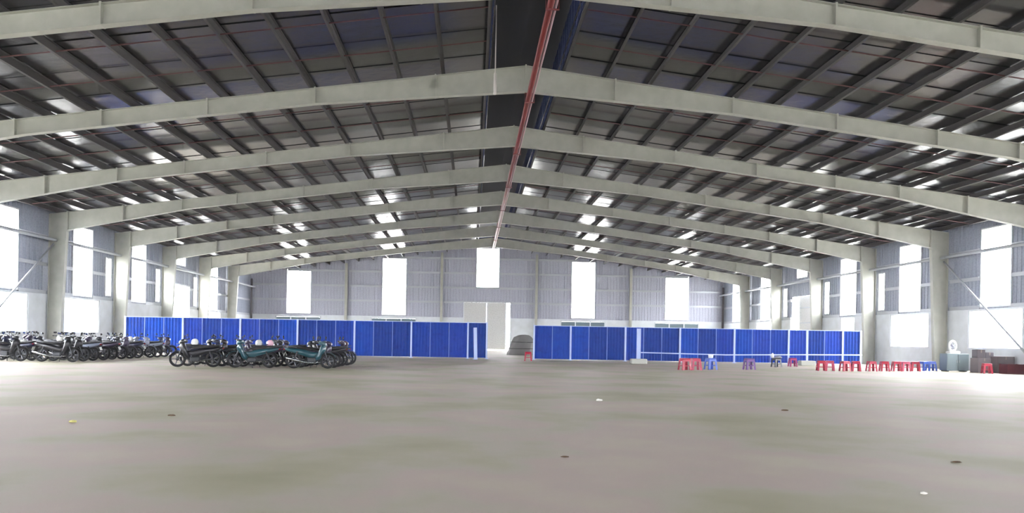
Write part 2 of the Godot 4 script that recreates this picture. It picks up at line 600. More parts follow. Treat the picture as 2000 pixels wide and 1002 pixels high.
# ---------------------------------------------------------------- roof
func roof() -> void:
	var ce := setting("ceiling", "dark glossy pitched metal roof, purlins and a ridge monitor", "roof")
	var z0 := fz(LAST) - 0.25
	var z1 := fz(FIRST) + 0.25
	var pitch := atan(SLOPE)
	var run := (24.9 - 1.25) / cos(pitch)
	# one roof sheet, long side down the slope (local +x)
	var sb := MB.new()
	sb.box(Vector3(run * 0.5, 0.006, 0), Vector3(run, 0.012, 1.1))
	var sheet := sb.done()
	for s in [-1.0, 1.0]:
		var n := 0
		var z := z0 + 0.535
		while z < z1 + 0.5:
			var b := Basis(Vector3.UP, 0.0 if s > 0.0 else PI) * Basis(Vector3.BACK, -pitch) * Basis(Vector3.RIGHT, rng.randf_range(-0.008, 0.008))
			part(ce, "roof_sheet", sheet, M.roof_foil, Vector3(s * 1.25, roof_y(1.25) + (0.018 if n % 2 == 0 else 0.0), z), b)
			z += 1.07
			n += 1
		# unseen backing added over the sheets to stop light leaking through
		var dk := MB.new()
		var zm := (z0 + z1) * 0.5
		dk.hexa([Vector3(s * 1.2, roof_y(1.2) + 0.05, z1 + 0.6), Vector3(s * 25.0, roof_y(25.0) + 0.05, z1 + 0.6), Vector3(s * 25.0, roof_y(25.0) + 0.05, z0 - 0.6), Vector3(s * 1.2, roof_y(1.2) + 0.05, z0 - 0.6), Vector3(s * 1.2, roof_y(1.2) + 0.08, z1 + 0.6), Vector3(s * 25.0, roof_y(25.0) + 0.08, z1 + 0.6), Vector3(s * 25.0, roof_y(25.0) + 0.08, z0 - 0.6), Vector3(s * 1.2, roof_y(1.2) + 0.08, z0 - 0.6)])
		part(ce, "light_seal", dk.done(), M.roof_foil)
		var ev := MB.new()
		ev.box(Vector3(s * (WALL_X + 0.4), roof_y(WALL_X) - 0.16, zm), Vector3(0.03, 0.5, z1 - z0 + 1.2))
		part(ce, "eave_flashing", ev.done(), M.cladding)
		# Z purlins
		for i in 16:
			var x := 1.33 + 1.5 * i
			var pm := MB.new()
			var zl := z1 - z0
			pm.box(Vector3(0, 0.125, 0), Vector3(0.02, 0.25, zl))
			pm.box(Vector3(-0.035, 0.006, 0), Vector3(0.07, 0.012, zl))
			pm.box(Vector3(0.035, 0.246, 0), Vector3(0.07, 0.012, zl))
			part(ce, "purlin", pm.done(), M.purlin_steel, Vector3(s * x, rafter_top(x) + 0.005, (z0 + z1) * 0.5), Basis(Vector3.BACK, -s * pitch))
		# sag rods between the purlins, two lines in a bay
		for k in range(FIRST, LAST):
			for t in [0.34, 0.67]:
				var rb := MB.new()
				var x0 := 1.4
				var x1 := 23.8
				rb.tube(Vector3(s * x0, rafter_top(x0) + 0.07, 0), Vector3(s * x1, rafter_top(x1) + 0.07, 0), 0.02, -1.0, 6)
				part(ce, "sag_rod", rb.done(), M.red_oxide, Vector3(0, 0, lerpf(fz(k), fz(k + 1), t)))
		# ridge monitor cheeks
		for k in range(FIRST, LAST):
			var zc := (fz(k) + fz(k + 1)) * 0.5
			var cb := MB.new()
			cb.box(Vector3(s * 1.27, 11.22, zc), Vector3(0.04, 1.2, BAY))
			for j in 12:
				cb.box(Vector3(s * 1.245, 11.22, zc - BAY * 0.5 + (j + 0.5) * BAY / 12.0), Vector3(0.03, 1.18, 0.06))
			part(ce, "monitor_cheek", cb.done(), M.monitor_blue)
			var tb := MB.new()
			tb.hexa([Vector3(0, 12.02, zc + BAY * 0.5), Vector3(s * 1.7, 11.8, zc + BAY * 0.5), Vector3(s * 1.7, 11.8, zc - BAY * 0.5), Vector3(0, 12.02, zc - BAY * 0.5), Vector3(0, 12.05, zc + BAY * 0.5), Vector3(s * 1.7, 11.83, zc + BAY * 0.5), Vector3(s * 1.7, 11.83, zc - BAY * 0.5), Vector3(0, 12.05, zc - BAY * 0.5)])
			part(ce, "monitor_roof", tb.done(), M.monitor_dark)
	for z in [fz(LAST) - 0.05, fz(FIRST) + 0.05]:
		var eb := MB.new()
		eb.box(Vector3(0, 11.3, z), Vector3(2.6, 1.45, 0.04))
		part(ce, "monitor_end", eb.done(), M.monitor_blue)


# ---------------------------------------------------------------- steel frames
func rafter_depth(x: float) -> float:
	if x < 7.2:
		return lerpf(0.88, 0.54, x / 7.2)
	if x < 17.0:
		return 0.54
	return lerpf(0.54, 0.98, (x - 17.0) / 6.3)

func portal_frames() -> void:
	var rafters := []
	for s in [-1.0, 1.0]:
		var xs := [0.0, 7.2, 17.0, 23.3]
		var rb := MB.new()
		for i in 3:
			var a: float = xs[i]
			var b: float = xs[i + 1]
			var ta := rafter_top(a)
			var tb := rafter_top(b)
			var ba := ta - rafter_depth(a)
			var bb := tb - rafter_depth(b)
			for q in [[ta - 0.016, ta, tb - 0.016, tb, 0.125], [ba + 0.016, ta - 0.016, bb + 0.016, tb - 0.016, 0.006], [ba, ba + 0.016, bb, bb + 0.016, 0.125]]:
				var h: float = q[4]
				rb.hexa([Vector3(s * a, q[0], h), Vector3(s * b, q[2], h), Vector3(s * b, q[2], -h), Vector3(s * a, q[0], -h), Vector3(s * a, q[1], h), Vector3(s * b, q[3], h), Vector3(s * b, q[3], -h), Vector3(s * a, q[1], -h)])
		rafters.append(rb.done())
	var columns := []
	for s in [-1.0, 1.0]:
		var cb := MB.new()
		var t := rafter_top(23.3)
		var xo := 24.25
		# outer flange, tapered web, sloping inner flange, top cap along the roof
		cb.box(Vector3(s * xo, rafter_top(xo) * 0.5, 0), Vector3(0.016, rafter_top(xo) - 0.02, 0.25))
		var xi0 := 23.62
		var xi1 := 23.3
		cb.hexa([Vector3(s * xi0, 0.03, 0.006), Vector3(s * xo, 0.03, 0.006), Vector3(s * xo, 0.03, -0.006), Vector3(s * xi0, 0.03, -0.006), Vector3(s * xi1, t, 0.006), Vector3(s * xo, rafter_top(xo), 0.006), Vector3(s * xo, rafter_top(xo), -0.006), Vector3(s * xi1, t, -0.006)])
		cb.hexa([Vector3(s * (xi0 - 0.018), 0.03, 0.125), Vector3(s * xi0, 0.03, 0.125), Vector3(s * xi0, 0.03, -0.125), Vector3(s * (xi0 - 0.018), 0.03, -0.125), Vector3(s * (xi1 - 0.018), t, 0.125), Vector3(s * xi1, t, 0.125), Vector3(s * xi1, t, -0.125), Vector3(s * (xi1 - 0.018), t, -0.125)])
		cb.hexa([Vector3(s * xi1, t - 0.016, 0.125), Vector3(s * xo, rafter_top(xo) - 0.016, 0.125), Vector3(s * xo, rafter_top(xo) - 0.016, -0.125), Vector3(s * xi1, t - 0.016, -0.125), Vector3(s * xi1, t, 0.125), Vector3(s * xo, rafter_top(xo), 0.125), Vector3(s * xo, rafter_top(xo), -0.125), Vector3(s * xi1, t, -0.125)])
		columns.append(cb.done())
	var base := MB.new()
	base.box(Vector3(0, 0.015, 0), Vector3(0.85, 0.03, 0.4))
	var base_mesh := base.done()
	var plates := []
	for x in [0.0, 3.1, 7.2, 10.85, 14.4, 17.3, 20.4]:
		var pb := MB.new()
		var dep := rafter_depth(x)
		pb.box(Vector3(0, -dep * 0.5, 0), Vector3(0.05, dep + 0.03, 0.27))
		plates.append([x, pb.done()])
	var words := ["nearest steel portal frame, cut by the top of the picture", "second steel portal frame from the camera", "third steel portal frame from the camera", "fourth steel portal frame from the camera", "fifth steel portal frame, standing by the ends of the blue fence", "sixth steel portal frame, just beyond the blue fence", "seventh steel portal frame from the camera", "farthest free-standing steel portal frame before the end wall"]
	for k in range(1, 9):
		var f := thing("portal_frame", "pale grey-green " + words[k - 1], "steel frame", Vector3(0, 0, fz(k)), 0.0, "portal frames")
		for i in 2:
			var s := -1.0 if i == 0 else 1.0
			part(f, "rafter", rafters[i], M.frame_paint)
			part(f, "column", columns[i], M.frame_paint)
			part(f, "base_plate", base_mesh, M.frame_paint, Vector3(s * 23.92, 0, 0))
			for p in plates:
				if p[0] == 0.0 and i == 1:
					continue
				part(f, "splice_plate", p[1], M.frame_paint, Vector3(s * p[0], rafter_top(p[0]) + 0.012, 0))
			var kb := MB.new()
			kb.box(Vector3(s * 23.3, rafter_top(23.3) - 0.5, 0), Vector3(0.05, 1.05, 0.27))
			part(f, "knee_plate", kb.done(), M.frame_paint)
	# lengthwise struts and the crossed rods of the braced bay
	for s in [-1.0, 1.0]:
		var side := "left" if s < 0.0 else "right"
		for k in range(1, LAST):
			var a := fz(k) - 0.14
			var b := fz(k + 1) + 0.14
			var st := MB.new()
			st.smooth(true)
			st.tube(Vector3(s * 23.85, 6.05, a), Vector3(s * 23.85, 6.05, b), 0.085, -1.0, 10)
			var o := part(self, numbered("eave_strut"), st.done(), M.galvanised)
			tag(o, "pale round strut along the %s wall in bay %s from the camera" % [side, nth(k - 1)], "strut", "struts along the side walls")
		for up in [0]:
			var a := Vector3(s * 23.95, 0.35 if up == 0 else 5.85, fz(3) - 0.2)
			var b := Vector3(s * 23.95, 5.85 if up == 0 else 0.35, fz(4) + 0.2)
			var br := MB.new()
			br.smooth(true)
			br.tube(a, b, 0.05, -1.0, 8)
			var o := part(self, numbered("diagonal_brace"), br.done(), M.galvanised, Vector3(s * 0.12 * up, 0, 0))
			tag(o, "diagonal steel brace on the %s wall, %s" % [side, "rising away from the camera" if up == 0 else "falling away from the camera"], "brace", "cross bracing")
	# posts of the far gable wall
	var step := WALL_X * 2.0 / 5.0
	for i in 4:
		var x := (i - 1.5) * step
		var h := rafter_top(x) - 0.05
		var p := thing("gable_post", "%s pale steel post from the left against the far wall" % nth(i), "post", Vector3(x, 0, fz(LAST) + 0.22), 0.0, "posts of the far wall")
		var pm := MB.new()
		pm.box(Vector3(0, h * 0.5 + 0.01, 0.14), Vector3(0.24, h - 0.02, 0.016))
		pm.box(Vector3(0, h * 0.5 + 0.01, -0.14), Vector3(0.24, h - 0.02, 0.016))
		pm.box(Vector3(0, h * 0.5 + 0.01, 0), Vector3(0.012, h - 0.02, 0.27))
		part(p, "shaft", pm.done(), M.frame_paint)
		var bp := MB.new()
		bp.box(Vector3(0, 0.012, 0), Vector3(0.4, 0.024, 0.4))
		part(p, "base_plate", bp.done(), M.frame_paint)


func ridge_services() -> void:
	var t := thing("overhead_pipe", "red pipe run hanging under the ridge down the length of the hall", "pipe", Vector3(0.1, 9.5, 0))
	var a := fz(0.4)
	var b := fz(LAST) + 0.3
	var p := MB.new()
	p.smooth(true)
	p.tube(Vector3(0, 0, a), Vector3(0, 0, b), 0.09, -1.0, 12)
	part(t, "main_pipe", p.done(), M.pipe_red)
	var c := MB.new()
	c.smooth(true)
	c.tube(Vector3(0.15, 0.04, a), Vector3(0.15, 0.04, b), 0.035, -1.0, 8)
	part(t, "conduit", c.done(), M.conduit)
	var hg := MB.new()
	hg.box(Vector3(0.05, -0.11, 0), Vector3(0.34, 0.03, 0.05))
	hg.box(Vector3(-0.11, 0.05, 0), Vector3(0.02, 0.34, 0.05))
	hg.box(Vector3(0.21, 0.05, 0), Vector3(0.02, 0.34, 0.05))
	hg.box(Vector3(0.05, 0.2, 0), Vector3(0.34, 0.03, 0.05))
	var hm := hg.done()
	for k in range(1, LAST):
		part(t, "hanger", hm, M.pipe_red, Vector3(0, 0, fz(k)))
	var h := thing("hanging_cable", "thin pale cable hanging from the ridge, left of the red pipe", "cable", Vector3(-1.1, 9.0, -24.5))
	var w := MB.new()
	w.tube(Vector3(0, 0.7, 0), Vector3(0, 2.86, 0), 0.022, -1.0, 6)
	part(h, "cord", w.done(), M.cable)
	var e := MB.new()
	e.smooth(true)
	e.lathe([[0.012, 0.0], [0.045, 0.02], [0.05, 0.3], [0.045, 0.68], [0.02, 0.72]], 8)
	part(h, "weight", e.done(), M.cable)


# ---------------------------------------------------------------- fence
func fence(x0: float, x1: float, n: int, h: float, z: float, phase: int, label: String) -> void:
	var t := thing("hoarding_fence", label, "fence", Vector3(0, 0, z), 0.0, "blue hoarding fences")
	var w := (x1 - x0) / n
	# trapezoid-ribbed sheet
	var sb := MB.new()
	var ribs := 6
	var prof := []
	for i in ribs:
		var u := w * (i + 0.5) / ribs
		prof.append_array([[u - 0.055, 0.0], [u - 0.03, 0.024], [u + 0.03, 0.024], [u + 0.055, 0.0]])
	prof.push_front([0.012, 0.0])
	prof.append([w - 0.012, 0.0])
	for i in prof.size() - 1:
		var a: Array = prof[i]
		var b: Array = prof[i + 1]
		sb.quad(Vector3(a[0], 0.06, a[1]), Vector3(b[0], 0.06, b[1]), Vector3(b[0], h, b[1]), Vector3(a[0], h, a[1]))
		sb.quad(Vector3(b[0], 0.06, b[1] - 0.006), Vector3(a[0], 0.06, a[1] - 0.006), Vector3(a[0], h, a[1] - 0.006), Vector3(b[0], h, b[1] - 0.006))
	var sheet := sb.done()
	for i in n:
		part(t, "sheet", sheet, M["fence_blue_%d" % rng.randi_range(0, 3)], Vector3(x0 + i * w, 0, 0))
	var seam := MB.new()
	seam.box(Vector3(0, h * 0.5 + 0.02, 0.03), Vector3(0.045, h - 0.06, 0.02))
	var seam_mesh := seam.done()
	var post := MB.new()
	post.box(Vector3(0, h * 0.5 + 0.02, 0.05), Vector3(0.1, h + 0.04, 0.06))
	post.box(Vector3(0, 0.01, 0.05), Vector3(0.24, 0.02, 0.2))
	var post_mesh := post.done()
	for i in n + 1:
		if i == 0 or i == n or (i + phase) % 3 == 0:
			part(t, "post", post_mesh, M.fence_white, Vector3(x0 + i * w, 0, 0))
		else:
			part(t, "seam_strip", seam_mesh, M.seam_blue, Vector3(x0 + i * w, 0, 0))
	var rail := MB.new()
	rail.box(Vector3((x0 + x1) * 0.5, h + 0.01, 0.01), Vector3(x1 - x0, 0.035, 0.05))
	part(t, "top_rail", rail.done(), M.fence_white)
	for y in [0.35, 1.75]:
		var br := MB.new()
		br.box(Vector3((x0 + x1) * 0.5, y, -0.035), Vector3(x1 - x0, 0.05, 0.04))
		part(t, "back_rail", br.done(), M.fence_white)

func barriers() -> void:
	fence(-22.3, -0.8, 19, 2.15, -46.2, 0, "long blue sheet hoarding fence left of the central gap")
	fence(2.05, 21.95, 18, 2.05, -46.2, 1, "long blue sheet hoarding fence right of the central gap")
	var posts := [[-1.48, -44.7, 1.85, 0.03, "white leaning post beside the left fence end"], [7.26, -41.0, 1.9, 0.0, "thick white post on a concrete block before the right fence"], [17.4, -43.3, 2.0, 0.0, "slim white post on a concrete block near the red stools"]]
	for i in 3:
		var q: Array = posts[i]
		var t := thing("barrier_post", q[4], "post", Vector3(q[0], 0, q[1]), 0.0, "white posts before the fence")
		var y0 := 0.03
		if i > 0:
			var bl := MB.new()
			bl.soft_box(Vector3(0, 0.14, 0), Vector3(0.85, 0.28, 0.5), 0.03)
			part(t, "foot_block", bl.done(), M.block_concrete)
			y0 = 0.28
		else:
			var bl := MB.new()
			bl.box(Vector3(0, 0.015, 0), Vector3(0.3, 0.03, 0.3))
			part(t, "foot_plate", bl.done(), M.fence_white)
		var r := 0.1 if i < 2 else 0.055
		var sh := MB.new()
		sh.box(Vector3(0, (y0 + q[2]) * 0.5, 0), Vector3(r * 2, q[2] - y0, r * 1.2), Basis(Vector3.BACK, q[3]))
		part(t, "shaft", sh.done(), M.fence_white)
	var pts := [Vector3(7.3, 0.62, -40.86), Vector3(12.3, 0.55, -42.0), Vector3(17.45, 0.62, -43.19), Vector3(21.9, 0.62, -45.9)]
	var rp := MB.new()
	rp.smooth(true)
	rp.path(pts, [0.035], 6)
	tag(part(self, "barrier_rope", rp.done(), M.rope), "pale rope strung low along the right blue fence", "rope")


# ---------------------------------------------------------------- motorbikes
var bikes := {}

func ring_mesh(r: float, tr: float, n := 20, m := 8) -> ArrayMesh:
	var mb := MB.new()
	mb.smooth(true)
	var prof := []
	for j in m:
		var a := TAU * j / m
		prof.append([r + cos(a) * tr, sin(a) * tr * 0.9])
	mb.lathe(prof, n, Transform3D(Basis(Vector3.RIGHT, PI / 2), Vector3.ZERO), true)
	return mb.done()

func make_bike(at: Vector3) -> Node3D:
	# front towards +x, origin on the floor between the wheels
	var t := thing("motorbike", "motorbike", "motorbike", at)
	var tyre := ring_mesh(0.245, 0.045)
	for x in [-0.6, 0.62]:
		var w := part(t, "wheel", tyre, M.tyre, Vector3(x, 0.29, 0))
		var rim := MB.new()
		rim.lathe([[0.2, -0.028], [0.215, -0.02], [0.215, 0.02], [0.2, 0.028]], 16, Transform3D(Basis(Vector3.RIGHT, PI / 2), Vector3.ZERO), true)
		for i in 5:
			var a := TAU * i / 5.0
			rim.box(Vector3(cos(a) * 0.115, sin(a) * 0.115, 0), Vector3(0.19, 0.03, 0.02), Basis(Vector3.BACK, a))
		part(w, "rim", rim.done(), M.alloy)
		var hub := MB.new()
		hub.smooth(true)
		hub.lathe([[0.05, -0.05], [0.06, -0.03], [0.06, 0.03], [0.05, 0.05]], 10, Transform3D(Basis(Vector3.RIGHT, PI / 2), Vector3.ZERO))
		part(w, "hub", hub.done(), M.engine)
	# fork, mudguard
	var fk := MB.new()
	fk.smooth(true)
	for s in [-1.0, 1.0]:
		fk.path([Vector3(0.62, 0.29, 0.075 * s), Vector3(0.5, 0.62, 0.075 * s), Vector3(0.42, 0.86, 0.06 * s)], [0.026, 0.024, 0.02], 8)
	part(t, "fork", fk.done(), M.alloy)
	var mg := MB.new()
	mg.smooth(true)
	for i in 9:
		var a0 := deg_to_rad(20 + i * 15.0)
		var a1 := deg_to_rad(20 + (i + 1) * 15.0)
		var c := Vector3(0.62, 0.29, 0)
		var r := 0.325
		var q := []
		for a in [a0, a1]:
			for wz in [[-0.06, 0.02], [-0.03, 0.0], [0.03, 0.0], [0.06, 0.02]]:
				q.append(c + Vector3(cos(a) * (r - wz[1]), sin(a) * (r - wz[1]), wz[0]))
		for j in 3:
			mg.quad(q[j], q[j + 1], q[j + 5], q[j + 4])
	part(t, "front_mudguard", mg.done(), M.bike_black)
	# leg shield and nose
	var ls := MB.new()
	ls.smooth(true)
	ls.body([[0.16, 0.34, 0.05, 0.06], [0.28, 0.45, 0.17, 0.14], [0.36, 0.60, 0.22, 0.24], [0.42, 0.72, 0.20, 0.20], [0.50, 0.74, 0.12, 0.14], [0.55, 0.72, 0.05, 0.06]], 12)
	part(t, "leg_shield", ls.done(), M.bike_black)
	# spine and side panels, tail
	var bd := MB.new()
	bd.smooth(true)
	bd.body([[0.30, 0.55, 0.05, 0.06], [0.12, 0.50, 0.075, 0.10], [-0.05, 0.52, 0.10, 0.13], [-0.25, 0.58, 0.13, 0.12], [-0.5, 0.63, 0.13, 0.10], [-0.78, 0.69, 0.10, 0.07], [-0.95, 0.73, 0.04, 0.03]], 12)
	part(t, "body_panels", bd.done(), M.bike_black)
	var se := MB.new()
	se.smooth(true)
	se.body([[0.16, 0.66, 0.04, 0.02], [0.08, 0.70, 0.09, 0.045], [-0.15, 0.735, 0.13, 0.05], [-0.38, 0.75, 0.14, 0.05], [-0.62, 0.78, 0.12, 0.045], [-0.82, 0.79, 0.07, 0.03]], 12)
	part(t, "seat", se.done(), M.seat_vinyl)
	# engine and exhaust
	var en := MB.new()
	en.soft_box(Vector3(0.02, 0.30, 0), Vector3(0.34, 0.2, 0.24), 0.04)
	en.smooth(true)
	en.tube(Vector3(0.12, 0.32, 0), Vector3(0.34, 0.36, 0), 0.075, 0.065, 10)
	part(t, "engine", en.done(), M.engine)
	var ex := MB.new()
	ex.smooth(true)
	ex.path([Vector3(0.28, 0.28, 0.06), Vector3(0.18, 0.2, 0.13), Vector3(-0.2, 0.22, 0.16), Vector3(-0.3, 0.25, 0.17), Vector3(-0.55, 0.31, 0.175), Vector3(-0.88, 0.39, 0.18)], [0.02, 0.02, 0.024, 0.045, 0.055, 0.04], 8)
	part(t, "exhaust", ex.done(), M.chrome)
	var sa := MB.new()
	for s in [-1.0, 1.0]:
		sa.tube(Vector3(-0.08, 0.3, 0.09 * s), Vector3(-0.6, 0.29, 0.09 * s), 0.024, -1.0, 6)
		sa.tube(Vector3(-0.6, 0.3, 0.115 * s), Vector3(-0.48, 0.62, 0.115 * s), 0.03, -1.0, 8)
	part(t, "swing_arm", sa.done(), M.engine)
	var rm := MB.new()
	rm.smooth(true)
	for i in 6:
		var a0 := deg_to_rad(60 + i * 16.0)
		var a1 := deg_to_rad(60 + (i + 1) * 16.0)
		var c := Vector3(-0.6, 0.29, 0)
		rm.quad(c + Vector3(cos(a0) * 0.33, sin(a0) * 0.33, -0.07), c + Vector3(cos(a0) * 0.33, sin(a0) * 0.33, 0.07), c + Vector3(cos(a1) * 0.33, sin(a1) * 0.33, 0.07), c + Vector3(cos(a1) * 0.33, sin(a1) * 0.33, -0.07))
	part(t, "rear_mudguard", rm.done(), M.black_plastic)
	# head: cowl, lamp, bars, mirrors
	var hd := MB.new()
	hd.smooth(true)
	hd.body([[0.28, 0.93, 0.08, 0.04], [0.36, 0.95, 0.14, 0.07], [0.46, 0.93, 0.13, 0.085], [0.54, 0.90, 0.08, 0.06]], 12)
	var head := part(t, "head_cowl", hd.done(), M.bike_black)
	var ln := MB.new()
	ln.smooth(true)
	ln.body([[0.52, 0.905, 0.085, 0.06], [0.555, 0.90, 0.075, 0.05], [0.57, 0.898, 0.04, 0.025]], 12)
	part(head, "headlamp_glass", ln.done(), M.lamp_lens)
	var hb := MB.new()
	hb.smooth(true)
	hb.path([Vector3(0.27, 1.0, -0.33), Vector3(0.36, 0.99, -0.18), Vector3(0.38, 0.95, -0.05), Vector3(0.38, 0.95, 0.05), Vector3(0.36, 0.99, 0.18), Vector3(0.27, 1.0, 0.33)], [0.014], 8)
	part(t, "handlebar", hb.done(), M.chrome)
	for s in [-1.0, 1.0]:
		var gp := MB.new()
		gp.smooth(true)
		gp.tube(Vector3(0.3, 0.998, 0.26 * s), Vector3(0.25, 1.0, 0.36 * s), 0.019, -1.0, 8)
		part(t, "grip", gp.done(), M.black_plastic)
		var arm := MB.new()
		arm.smooth(true)
		arm.path([Vector3(0.34, 0.99, 0.2 * s), Vector3(0.34, 1.09, 0.25 * s), Vector3(0.33, 1.13, 0.33 * s)], [0.007], 5)
		var mir := part(t, "mirror", arm.done(), M.black_plastic)
		var shell := MB.new()
		shell.smooth(true)
		shell.body([[0.305, 1.14, 0.06, 0.04], [0.33, 1.14, 0.06, 0.04], [0.36, 1.14, 0.02, 0.015]], 10)
		part(mir, "mirror_shell", shell.done(), M.black_plastic, Vector3(0, 0, 0.34 * s))
		var mg2 := MB.new()
		mg2.box(Vector3(0.302, 1.14, 0.34 * s), Vector3(0.004, 0.06, 0.095))
		part(mir, "mirror_glass", mg2.done(), M.mirror_glass)
	var tl := MB.new()
	tl.smooth(true)
	tl.body([[-0.93, 0.70, 0.06, 0.03], [-0.98, 0.70, 0.045, 0.022]], 8)
	part(t, "tail_lamp", tl.done(), M.tail_red)
	var pl := MB.new()
	pl.box(Vector3(-0.95, 0.52, 0), Vector3(0.006, 0.14, 0.19), Basis(Vector3.BACK, -0.35))
	part(t, "number_plate", pl.done(), M.plate_white)
	var rk := MB.new()
	for s in [-1.0, 1.0]:
		rk.path([Vector3(-0.5, 0.76, 0.13 * s), Vector3(-0.8, 0.82, 0.12 * s), Vector3(-0.98, 0.83, 0.06 * s), Vector3(-1.0, 0.83, 0.0)], [0.011], 5)
	part(t, "grab_rail", rk.done(), M.alloy)
	var ss := MB.new()
	ss.tube(Vector3(0.05, 0.24, -0.1), Vector3(-0.02, 0.012, -0.22), 0.012, -1.0, 6)
	part(t, "side_stand", ss.done(), M.engine)
	return t

const PAINTED := ["leg_shield", "body_panels", "head_cowl", "front_mudguard"]
var first_bike: Node3D = null

func place_bike(at: Vector3, turn: float, color: String, label: String, group: String) -> Node3D:
	var o: Node3D
	if first_bike == null:
		first_bike = make_bike(at)
		o = first_bike
	else:
		o = first_bike.duplicate()
		o.name = numbered("motorbike")
		add_child(o)
	o.position = at
	o.basis = Basis(Vector3.UP, turn) * Basis(Vector3.RIGHT, -0.07)
	tag(o, label, "motorbike", group)
	for c in o.get_children():
		for p in PAINTED:
			if String(c.name).begins_with(p):
				c.material_override = M["bike_" + color]
	return o

func motorbikes() -> void:
	var cols := ["left", "middle", "right"]
	# centre block: three columns, bikes side by side
	for r in 6:
		for c in 3:
			if r == 5 and c == 0:
				continue
			var x: float = -11.75 + c * 2.05 + rng.randf_range(-0.03, 0.03) + r * 0.03
			var z: float = -28.2 - r * 0.86 + rng.randf_range(-0.02, 0.02) - c * 0.2
			var turn := rng.randf_range(-0.03, 0.03) + (PI if (r * 5 + c * 3) % 7 < 3 or (r == 0 and c == 1) else 0.0) + 0.2
			var color: String = ["black", "teal", "teal"][c] if r == 0 else ["black", "black", "navy", "black", "purple", "maroon"][rng.randi_range(0, 5)]
			var row := "front" if r == 0 else nth(r)
			place_bike(Vector3(x, 0, z), turn, color, "%s motorbike, %s row and %s column of the centre parking block" % [color, row, cols[c]], "motorbikes parked in the centre block")
	for r in 12:
		for c in 3:
			var x: float = -22.3 + c * 2.07 + rng.randf_range(-0.03, 0.03) + (0.25 if r > 7 else 0.0)
			var z: float = -30.9 - r * 0.85 + rng.randf_range(-0.02, 0.02)
			var turn := rng.randf_range(-0.04, 0.04) + (PI if (r * 3 + c * 2) % 5 < 2 else 0.0)
			var color: String = ["navy", "purple", "black", "navy", "purple", "black", "silver"][rng.randi_range(0, 6)]
			var row := "front" if r == 0 else nth(r)
			place_bike(Vector3(x, 0, z), turn, color, "%s motorbike, %s row and %s column of the block along the left wall" % [color, row, cols[c]], "motorbikes parked along the left wall")

func helmets() -> void:
	var hm := MB.new()
	hm.smooth(true)
	hm.lathe([[0.09, 0.0], [0.125, 0.015], [0.135, 0.08], [0.115, 0.16], [0.07, 0.205], [0.01, 0.22]], 14)
	var shell := hm.done()
	var vs := MB.new()
	vs.smooth(true)
	vs.body([[0.08, 0.055, 0.10, 0.02], [0.16, 0.045, 0.085, 0.012], [0.2, 0.04, 0.03, 0.005]], 10)
	var visor := vs.done()
	var spots := [[3, "white", "white helmet on a motorbike at the left of the centre block"], [4, "pink", "pale pink helmet on a motorbike in the centre block"], [7, "white", "white helmet deeper in the middle of the centre block"], [22, "white", "white helmet on a motorbike at the left, before the grey column"], [43, "white", "bright white helmet on a far motorbike by the left fence end"]]
	for q in spots:
		var bike := get_node("motorbike_%03d" % q[0]) as Node3D
		var h := thing("helmet", q[2], "helmet", bike.transform * Vector3(-0.36, 0.812, 0.0), bike.rotation.y + 0.3, "helmets on the motorbikes")
		part(h, "shell", shell, M["helmet_" + q[1]])
		part(h, "visor_peak", visor, M.black_plastic)


# ---------------------------------------------------------------- stools and stored goods
var stools := {}

func make_stool(color: String, at: Vector3, turn: float, label: String, h := 0.46) -> void:
	var t := thing("plastic_stool", label, "stool", at, turn, "plastic stools along the right side")
	var m: Material = M["stool_" + color]
	if not stools.has("seat"):
		var se := MB.new()
		se.soft_box(Vector3(0, 0.435, 0), Vector3(0.33, 0.05, 0.33), 0.02)
		stools["seat"] = se.done()
		var sk := MB.new()
		for i in 4:
			var b := Basis(Vector3.UP, i * PI / 2)
			sk.hexa([b * Vector3(-0.165, 0.34, 0.17), b * Vector3(0.165, 0.34, 0.17), b * Vector3(0.165, 0.34, 0.155), b * Vector3(-0.165, 0.34, 0.155), b * Vector3(-0.155, 0.415, 0.157), b * Vector3(0.155, 0.415, 0.157), b * Vector3(0.155, 0.415, 0.14), b * Vector3(-0.155, 0.415, 0.14)])
		stools["skirt"] = sk.done()
		var lg := MB.new()
		# angle-shaped leg, splayed outwards
		for q in [[0.0, 0.075, 0.0, 0.014], [0.0, 0.014, 0.0, 0.075]]:
			var p := []
			for lv in [[0.0, 0.2], [0.345, 0.168]]:
				var e: float = lv[1]
				for xy in [[q[0], q[3]], [q[1], q[3]], [q[1], q[2]], [q[0], q[2]]]:
					p.append(Vector3(e - xy[0], lv[0], e - xy[1]))
			lg.hexa(p)
		stools["leg"] = lg.done()
		var br := MB.new()
		for i in 4:
			var b := Basis(Vector3.UP, i * PI / 2)
			br.box(b * Vector3(0, 0.17, 0.18), Vector3(0.28 if i % 2 == 0 else 0.012, 0.03, 0.012 if i % 2 == 0 else 0.28))
		stools["brace"] = br.done()
	part(t, "seat", stools["seat"], m)
	part(t, "skirt", stools["skirt"], m)
	for i in 4:
		part(t, "leg", stools["leg"], m, Vector3.ZERO, Basis(Vector3.UP, i * PI / 2))
	part(t, "brace", stools["brace"], m)
	t.scale = Vector3.ONE * h / 0.46

